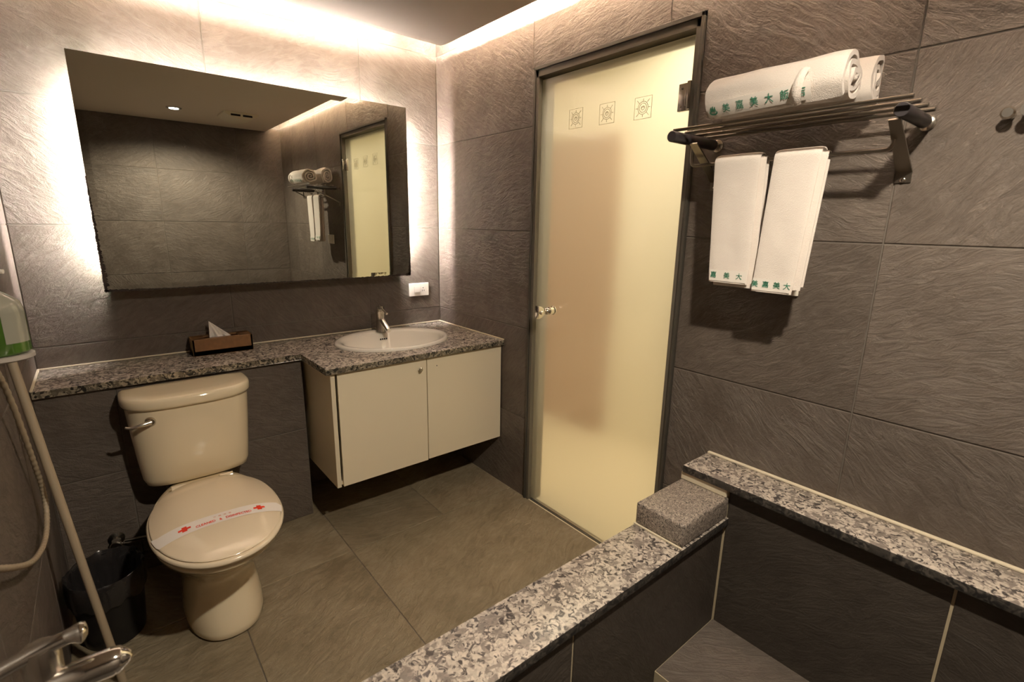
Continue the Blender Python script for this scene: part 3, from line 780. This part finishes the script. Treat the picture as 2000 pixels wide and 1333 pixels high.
for cx in (-.098, .107):
    bm = bmesh.new()
    for a, b, c, d in ((-.0165, .0165, -.0046, .0046), (-.0065, .0065, -.0125, -.0046), (-.0065, .0065, .0046, .0125)):
        us = [a+(b-a)*i/6 for i in range(7)]; vv = [c+(d-c)*i/3 for i in range(4)]
        G = [[bm.verts.new(band_pt(cx+u_, v_, .0026)) for v_ in vv] for u_ in us]
        for g, h in zip(G[:-1], G[1:]):
            for i in range(3): bm.faces.new((g[i], h[i], h[i+1], g[i+1]))
    finish('red_cross', bm, M['red_ink'], paper)

# stop valve on the half wall
sv = empty('stop_valve', (-1.616, HWF, .173), 'dull chrome stop valve on the half wall left of the toilet', 'valve')
bm = bmesh.new(); lathe(bm, [(.026, 0), (.026, .003), (.012, .008), (.010, .03)], (-1.616, HWF-.001, .173), (0, -1, 0), 24)
lathe(bm, [(.014, 0), (.015, .01), (.014, .03)], (-1.616, HWF-.045, .16), (0, 0, 1), 20)
lathe(bm, [(.020, 0), (.021, .008), (.018, .012)], (-1.616, HWF-.055, .172), (-.3, -1, 0), 16)
finish('valve_body', bm, M['chrome_worn'], sv, True)
bm = bmesh.new(); tube(bm, smooth_path([(-1.592, HWF-.045, .178), (-1.55, -.355, .176), (-1.50, -.372, .182), (-1.452, -.385, .215), (-1.440, -.39, .30), (-1.440, -.39, .401)], 8), .006, 10); finish('supply_hose', bm, M['steel_dark'], toi, True)

# ------------------------------------------------------------------ waste bin with bag
BZS = .87
bn = empty('waste_bin', (-1.652, -.60, 0), 'black waste bin lined with a black bag between the left wall and toilet', 'bin')
bcx, bcy = -1.648, -.600
bm = bmesh.new()
pr = [(.078, .001), (.083, .003), (.090, .10), (.097, .22), (.100, .262), (.103, .264), (.1035, .27), (.100, .272), (.0965, .268), (.088, .10), (.080, .01)]
lathe(bm, [(r, h*BZS) for r, h in pr], (bcx, bcy, 0), seg=48, sx=1, sy=1.12); finish('bin_body', bm, M['black_plastic'], bn, True)
bm = bmesh.new(); rb = random.Random(2); rings = []
prf = [(.1045, .185), (.106, .20), (.107, .235), (.1055, .262), (.105, .276), (.101, .280), (.096, .268), (.090, .235), (.070, .16), (.05, .10), (.02, .06)]
for j, (r, h) in enumerate(prf):
    ring_ = []
    for i in range(96):
        a = 2*PI*i/96; w = noise.noise(Vector((math.cos(a)*4, math.sin(a)*4, j*.45)))
        amp = .004 if j < 5 else .010
        rr = max(r, 0)+w*amp*(0.3 if j in (1, 2, 3) else 1); hh = h+(noise.noise(Vector((math.cos(a)*3, math.sin(a)*3, 9)))*.022 if j == 0 else w*amp*.8)
        rr = max(rr, .1035) if j < 5 else rr
        ring_.append((bcx+rr*math.cos(a), bcy+rr*1.12*math.sin(a), hh*BZS))
    rings.append(ring_)
loft(bm, rings, False, True); tag(finish('bin_bag', bm, M['bag'], bn, True, 80), 'crinkled black bag folded over the rim')

# ------------------------------------------------------------------ towel rack
rk = empty('towel_rack', (0, -1.92, 1.61), 'dark metal towel shelf with a rail, mounted on the right wall beside the door', 'towel rack')
TLY, TRY, TZ = -1.663, -2.178, 1.606
for ty, x0 in ((TLY, -.252), (TRY, -.205)):
    bm = bmesh.new()
    lathe(bm, [(.0135, 0), (.015, .002), (.015, -x0-.03), (.0135, -x0-.028)], (x0, ty, TZ), (1, 0, 0), 28)
    finish('end_tube', bm, M['rubber'], rk, True)
    bm = bmesh.new()
    tube(bm, [(-.034, ty, TZ), (-.0005, ty, TZ)], .009, 16); lathe(bm, [(.018, 0), (.018, .004), (.012, .008)], (-.0005, ty, TZ), (-1, 0, 0), 24)
    finish('wall_mount', bm, M['chrome_worn'], rk, True)
for i, x in enumerate((-.228, -.170, -.112, -.054)):
    bm = bmesh.new(); tube(bm, [(x, TRY-.022, TZ+.019), (x, TLY+.010, TZ+.019)], .0045, 12); finish('shelf_rod', bm, M['steel_dark'], rk, True)
for ty, ty2 in ((-1.668, -1.692), (-2.152, -2.163)):
    bm = bmesh.new()
    a, b = Vector((-.185, ty2, TZ-.014)), Vector((-.004, ty, 1.500))
    w = .016; t = Vector((.0015, 0, .0015))
    P8 = [a+Vector((0, s*w*.7, 0))+k*t for k in (-1, 1) for s in (-1, 1)] + [b+Vector((0, s*w, 0))+k*t for k in (-1, 1) for s in (-1, 1)]
    V = [bm.verts.new(p) for p in P8]
    for f in ((0, 1, 3, 2), (4, 6, 7, 5), (0, 4, 5, 1), (2, 3, 7, 6), (0, 2, 6, 4), (1, 5, 7, 3)): bm.faces.new([V[i] for i in f])
    box(bm, -.004, -.0005, ty-w, ty+w, 1.474, 1.502)
    br = finish('bracket', bm, M['steel_dark'], rk)
    bm = bmesh.new(); lathe(bm, [(.006, 0), (.0055, .003), (.002, .0045)], (-.004, ty, 1.480), (-1, 0, 0), 14); finish('screw', bm, M['chrome'], br, True)
BX, BZ, BR = -.122, 1.539, .0045
bm = bmesh.new()
y0, y1 = TLY+.012, TRY+.026
tube(bm, smooth_path([(BX, y0, TZ-.014), (BX, y0, BZ+.02), (BX, y0-.003, BZ+.006), (BX, y0-.012, BZ), (BX, y0-.05, BZ)], 4) + smooth_path([(BX, y1+.05, BZ), (BX, y1+.012, BZ), (BX, y1+.003, BZ+.006), (BX, y1, BZ+.02), (BX, y1, TZ-.014)], 4), BR, 12)
finish('towel_rail', bm, M['steel_dark'], rk, True)

# ------------------------------------------------------------------ hanging hand towels
def hand_towel(ytop0, ytop1, ybot0, ybot1, zf, zb, label, text, toff, seed):
    """draped over the rail: front leaf faces the room (-x); folded lengthwise in three"""
    t = empty('hand_towel', (BX, (ytop0+ytop1)/2, BZ), label, 'towel', 'hand towels on the rail')
    rs = seed
    def leafset(name, xo, th, yA0, yA1, yB0, yB1, zfr, zbk, zt):
        bm = bmesh.new(); NY, NZ = 22, 34; path = []
        r = .0075+xo
        # path down the back, over the rail, down the front (x, z, s)
        for k in range(NZ+1): path.append((BX+r, zbk+(zt-zbk)*k/NZ))
        for k in range(1, 10): a = PI*k/10; path.append((BX+r*math.cos(a), zt+r*math.sin(a)))
        for k in range(NZ+1): path.append((BX-r, zt-(zt-zfr)*k/NZ))
        outs, inns = [], []
        for (x, z) in path:
            tt = max(0, min(1, (zt-z)/(zt-1.19))); ro, ri = [], []
            ya = yA0+(yB0-yA0)*tt; yb = yA1+(yB1-yA1)*tt
            for j in range(NY+1):
                y = ya+(yb-ya)*j/NY
                w = noise.noise(Vector((y*9+rs, z*3.5, x*3)))*.007*tt + noise.noise(Vector((y*30, z*8+rs, 2)))*.0018
                edge = 1-((abs(j/NY-.5)*2)**8)
                s = 1 if x > BX else -1
                if z > zt: nx, nz = (x-BX)/r, (z-zt)/r
                else: nx, nz = s, 0
                e = th*.5*(.35+.65*edge)
                ro.append((x+nx*e+w*.6, y+w*.3, z+nz*e)); ri.append((x-nx*e+w*.6, y+w*.3, z-nz*e))
            outs.append(ro); inns.append(ri)
        O = [[bm.verts.new(p) for p in r_] for r_ in outs]; I = [[bm.verts.new(p) for p in r_] for r_ in inns]
        n = len(O)
        for i in range(n-1):
            for j in range(NY):
                bm.faces.new((O[i][j], O[i][j+1], O[i+1][j+1], O[i+1][j])); bm.faces.new((I[i][j], I[i+1][j], I[i+1][j+1], I[i][j+1]))
            bm.faces.new((O[i][0], O[i+1][0], I[i+1][0], I[i][0])); bm.faces.new((O[i][NY], I[i][NY], I[i+1][NY], O[i+1][NY]))
        for i in (0, n-1):
            for j in range(NY): bm.faces.new((O[i][j], I[i][j], I[i][j+1], O[i][j+1]))
        return finish(name, bm, M['terry'], t, True, 60)
    cloth = leafset('cloth', .010, .008, ytop0, ytop1, ybot0, ybot1, zf, zb, BZ)
    inner = leafset('inner_fold', .0005, .007, ytop0-.004, ytop1-.012, ybot0-.010, ybot1-.016, zf-.010 if zf > zb else zf+.012, zb+.012, BZ)
    # flat woven border near the hem with green characters
    bm = bmesh.new(); NY = 22
    def surf(y, z, h):
        tt = max(0, min(1, (BZ-z)/(BZ-1.19))); x = BX-.0175
        w = noise.noise(Vector((y*9+rs, z*3.5, x*3)))*.007*tt + noise.noise(Vector((y*30, z*8+rs, 2)))*.0018
        return Vector((x-.004-h+w*.6, y+w*.3, z))
    z0, z1 = zf+.004, zf+.036
    G = [[bm.verts.new(surf(ybot0+(ybot1-ybot0)*(.02+.96*j/NY), z0+(z1-z0)*k/4, .0016)) for k in range(5)] for j in range(NY+1)]
    for a, b in zip(G[:-1], G[1:]):
        for k in range(4): bm.faces.new((a[k], b[k], b[k+1], a[k+1]))
    bd = finish('woven_border', bm, M['border'], t, True)
    zc = (z0+z1)/2
    for dy, ch in text:
        text_obj('lettering', ch, .019, lambda u, v, dy=dy: surf(ybot0+(ybot1-ybot0)*dy-u, zc+v, .0026), M['green_ink'], bd, cuts=1)
    return t
hand_towel(-1.738, -1.866, -1.758, -1.872, 1.206, 1.196, 'left hand towel on the rail, white with a green lettered hem, nearer the door', [(.13, '嘉'), (.48, '美'), (.80, '大')], 0, 1.3)
hand_towel(-1.902, -2.014, -1.886, -1.990, 1.192, 1.200, 'right hand towel on the rail, white with a green lettered hem, hanging askew', [(.09, '美'), (.37, '嘉'), (.65, '美'), (.90, '大')], 0, 7.7)

# ------------------------------------------------------------------ rolled bath towels
def roll_towel(cx, cz, a, b, ya, yb, tilt, label, seed, lettered):
    t = empty('rolled_towel', (cx, (ya+yb)/2, TZ+.024), label, 'towel', 'rolled towels on the rack shelf')
    bm = bmesh.new(); NL = 26; turns = 3.1; NS = 150; th = .0135
    sp = []
    for i in range(NS+1):
        s = i/NS; ang = 2*PI*turns*s + 3.41; rad = .10+.90*s
        sp.append((ang, rad))
    rings = []
    for k in range(NL+1):
        u = k/NL; y = ya+(yb-ya)*u; ring_o, ring_i = [], []
        endf = 1-.08*(abs(2*u-1)**6)
        for i, (ang, rad) in enumerate(sp):
            j = noise.noise(Vector((math.cos(ang)*1.6+seed, math.sin(ang)*1.6, y*7)))*.0095*rad + noise.noise(Vector((ang*.9+seed, y*16, rad*3)))*.0018
            jy = noise.noise(Vector((ang*.5, seed, rad*4)))*.012*(abs(2*u-1)**4)*(1 if u > .5 else -1)*(-1)
            hx, hz = a*endf*rad, b*endf*rad
            yy = y+jy+tilt*(0)
            X = cx+tilt*(u-.5)+math.cos(ang)*(hx+j); Z = cz+math.sin(ang)*(hz+j)
            X2 = cx+tilt*(u-.5)+math.cos(ang)*max(hx+j-th*.8, .001); Z2 = cz+math.sin(ang)*max(hz+j-th*.8, .001)
            zmin = TZ+.0245
            ring_o.append((X, yy, max(Z, zmin))); ring_i.append((X2, yy, max(Z2, zmin+.004)))
        rings.append(ring_o+ring_i[::-1])
    loft(bm, rings)
    o = finish('cloth', bm, M['terry'], t, True, 70)
    return t
ra = roll_towel(-.190, 1.690, .068, .062, -1.752, -2.075, .0, 'front rolled bath towel on the shelf, green lettering along its lower side', 1.0, True)
rb_ = roll_towel(-.066, 1.698, .056, .069, -1.730, -2.085, .0, 'back rolled bath towel on the shelf, against the wall', 5.0, False)
# lettered border and loose flap on the front roll
def rsurf(y, ang, h):
    s = 1.0; j = .0015
    u = (y+1.745)/(-.33); endf = 1-.08*(abs(2*u-1)**6)
    return Vector((-.190+math.cos(ang)*(.068*endf+j+h), y, 1.690+math.sin(ang)*(.062*endf+j+h)))
bm = bmesh.new(); NY = 30
def bang(y): u = (y+1.725)/(-.35); return PI+.42+.22*(1-u)**2
G = [[bm.verts.new(rsurf(-1.765-.25*j/NY, bang(-1.765-.25*j/NY)-.28+.56*k/8, .0045)) for k in range(9)] for j in range(NY+1)]
for a, b in zip(G[:-1], G[1:]):
    for k in range(8): bm.faces.new((a[k], b[k], b[k+1], a[k+1]))
bd = finish('woven_border', bm, M['border'], ra, True)
chars = ['♨', '美', '嘉', '美', '大', '飯', '店']
for i, ch in enumerate(chars):
    yc = -1.782-.0355*i
    text_obj('lettering', ch, .021, lambda u, v, yc=yc: rsurf(yc-u, bang(yc)-v/.064, .0058), M['green_ink'], bd, cuts=1)
bm = bmesh.new()
def flap(k, j):
    t = k/10; y = -2.000+.018*t-.0+ (j-.5)*.020; ang = PI-.25+1.05*t
    return rsurf(y+.0*t, ang, .008+.010*math.sin(PI*t)+.006*math.sin(PI*j))
G = [[bm.verts.new(flap(k, j/6)) for j in range(7)] for k in range(11)]; H = [[bm.verts.new(flap(k, j/6)+Vector((.004, 0, .001))) for j in range(7)] for k in range(11)]
for Q in (G, H):
    for a, b in zip(Q[:-1], Q[1:]):
        for k in range(6): bm.faces.new((a[k], b[k], b[k+1], a[k+1]))
finish('loose_flap', bm, M['terry'], ra, True)

# ------------------------------------------------------------------ wall hook at the right edge
hk = empty('wall_hook', (0, -2.325, 1.60), 'small round chrome hook on the right wall beyond the towel rack', 'hook')
bm = bmesh.new(); lathe(bm, [(.010, 0), (.009, .012), (.006, .014), (.006, .024), (.011, .027), (.0125, .034), (.009, .039)], (-.0005, -2.318, 1.603), (-1, 0, 0), 24)
lathe(bm, [(.012, 0), (.012, .01), (.009, .03), (.013, .040), (.013, .046)], (-.0005, -2.350, 1.605), (-1, 0, 0), 24)
finish('hook_body', bm, M['chrome_worn'], hk, True)

# ------------------------------------------------------------------ left wall: bottle, hose, pole, bath mixer
bt = empty('soap_bottle', (-1.705, -1.25, 1.11), 'pump bottle of green soap held on a bracket on the left wall', 'bottle')
bx, by, bz = -1.700, -1.250, 1.112
bm = bmesh.new(); lathe(bm, [(.046, 0), (.050, .004), (.050, .072)], (bx, by, bz), seg=36, sy=.8); finish('green_liquid', bm, M['green_soap'], bt, True)
bm = bmesh.new(); lathe(bm, [(.050, .0725), (.050, .080), (.046, .096), (.026, .112), (.014, .118), (.014, .122)], (bx, by, bz), seg=36, sy=.8); finish('bottle_shell', bm, M['bottle_clear'], bt, True)
bm = bmesh.new()
for k in range(15):
    pass
G = [[bm.verts.new((bx+.0508*math.cos(a), by+.0408*math.sin(a), z)) for z in (bz+.022, bz+.078)] for a in [-1.15+.95*k/14 for k in range(15)]]
for a, b in zip(G[:-1], G[1:]): bm.faces.new((a[0], b[0], b[1], a[1]))
tag(finish('paper_label', bm, M['bottle_clear'], bt, True), 'pale label with the liquid showing beside it')
bm = bmesh.new(); lathe(bm, [(.016, .1225), (.016, .134), (.006, .136), (.006, .148), (.012, .150), (.012, .156)], (bx, by, bz), seg=24)
tube(bm, [(bx, by, bz+.153), (bx+.034, by-.012, bz+.150)], .004, 10); finish('pump_head', bm, M['white_plastic'], bt, True)
hb = empty('bottle_bracket', (WX, -1.25, 1.10), 'pale round bracket under the green soap bottle on the left wall', 'bracket')
bm = bmesh.new(); lathe(bm, [(.048, 0), (.053, .003), (.053, .010), (.050, .0105)], (bx, by, bz-.012), seg=36, sy=.85)
box(bm, WX+.001, bx-.03, by-.02, by+.02, bz-.012, bz-.004, .001); box(bm, WX+.0005, WX+.005, by-.03, by+.03, bz-.05, bz+.01, .001)
finish('bracket_ring', bm, M['grey_plastic'], hb, True)

ps = empty('leaning_pole', (-1.648, -.985, 0), 'long beige pole leaning against the left wall in front of the bin', 'pole')
bm = bmesh.new(); tube(bm, [(-1.640, -.86, .002), (-1.742, -.73, .985), (-1.7515, -.715, 1.06)], .0105, 16); finish('shaft', bm, M['beige'], ps, True)
ps.location = (-1.640, -.86, 0)
for ch in ps.children: ch.matrix_parent_inverse = Matrix.Translation(-Vector(ps.location))
hs = empty('shower_hose', (-1.74, -.9, .8), 'pale ribbed hose looping down the left wall behind the pole', 'hose')
bm = bmesh.new()
hp = smooth_path([(-1.745, -1.16, 1.14), (-1.735, -.967, .985), (-1.735, -.80, .74), (-1.735, -.735, .585), (-1.735, -.853, .535), (-1.735, -1.09, .60), (-1.735, -1.38, .755), (-1.75, -1.6, .90)], 40)
tube(bm, hp, .0065, 10, radii=[.0068 if i % 4 < 2 else .0056 for i in range(len(hp))]); finish('hose_tube', bm, M['beige'], hs, True)

mx = empty('bath_mixer', (WX, -1.86, .853), 'chrome bath mixer with a long spout and lever on the left wall', 'tap')
my, mz = -1.86, .845
bm = bmesh.new()
sp_ = smooth_path([(WX+.002, my, mz-.002), (-1.70, my, mz), (-1.62, my, mz+.004), (-1.585, my, mz+.004), (-1.576, my, mz+.002), (-1.570, my, mz), (-1.566, my, mz-.003)], 6)
tube(bm, sp_, .015, 24, radii=[.024 if p.x < -1.715 else .0165*math.sqrt(max(.02, min(1, 1-((p.x+1.584)/.0185)**2 if p.x > -1.584 else 1))) for p in sp_]); lathe(bm, [(.034, 0), (.034, .006), (.026, .01)], (WX+.0005, my, mz), (1, 0, 0), 32)
finish('spout', bm, M['chrome'], mx, True)
bm = bmesh.new()
lathe(bm, [(.017, 0), (.018, .025), (.015, .036)], (-1.640, my+.01, mz+.016), (0, 0, 1), 24)
finish('cartridge', bm, M['chrome_worn'], mx, True)
bm = bmesh.new()
lp = smooth_path([(-1.735, my-.01, mz+.030), (-1.68, my, mz+.044), (-1.620, my+.008, mz+.052), (-1.598, my+.008, mz+.050)], 6)
tube(bm, lp, .009, 18, radii=[.0085]*(len(lp)-5)+[.0105, .012, .0115, .008, .003]); finish('lever', bm, M['chrome'], mx, True)
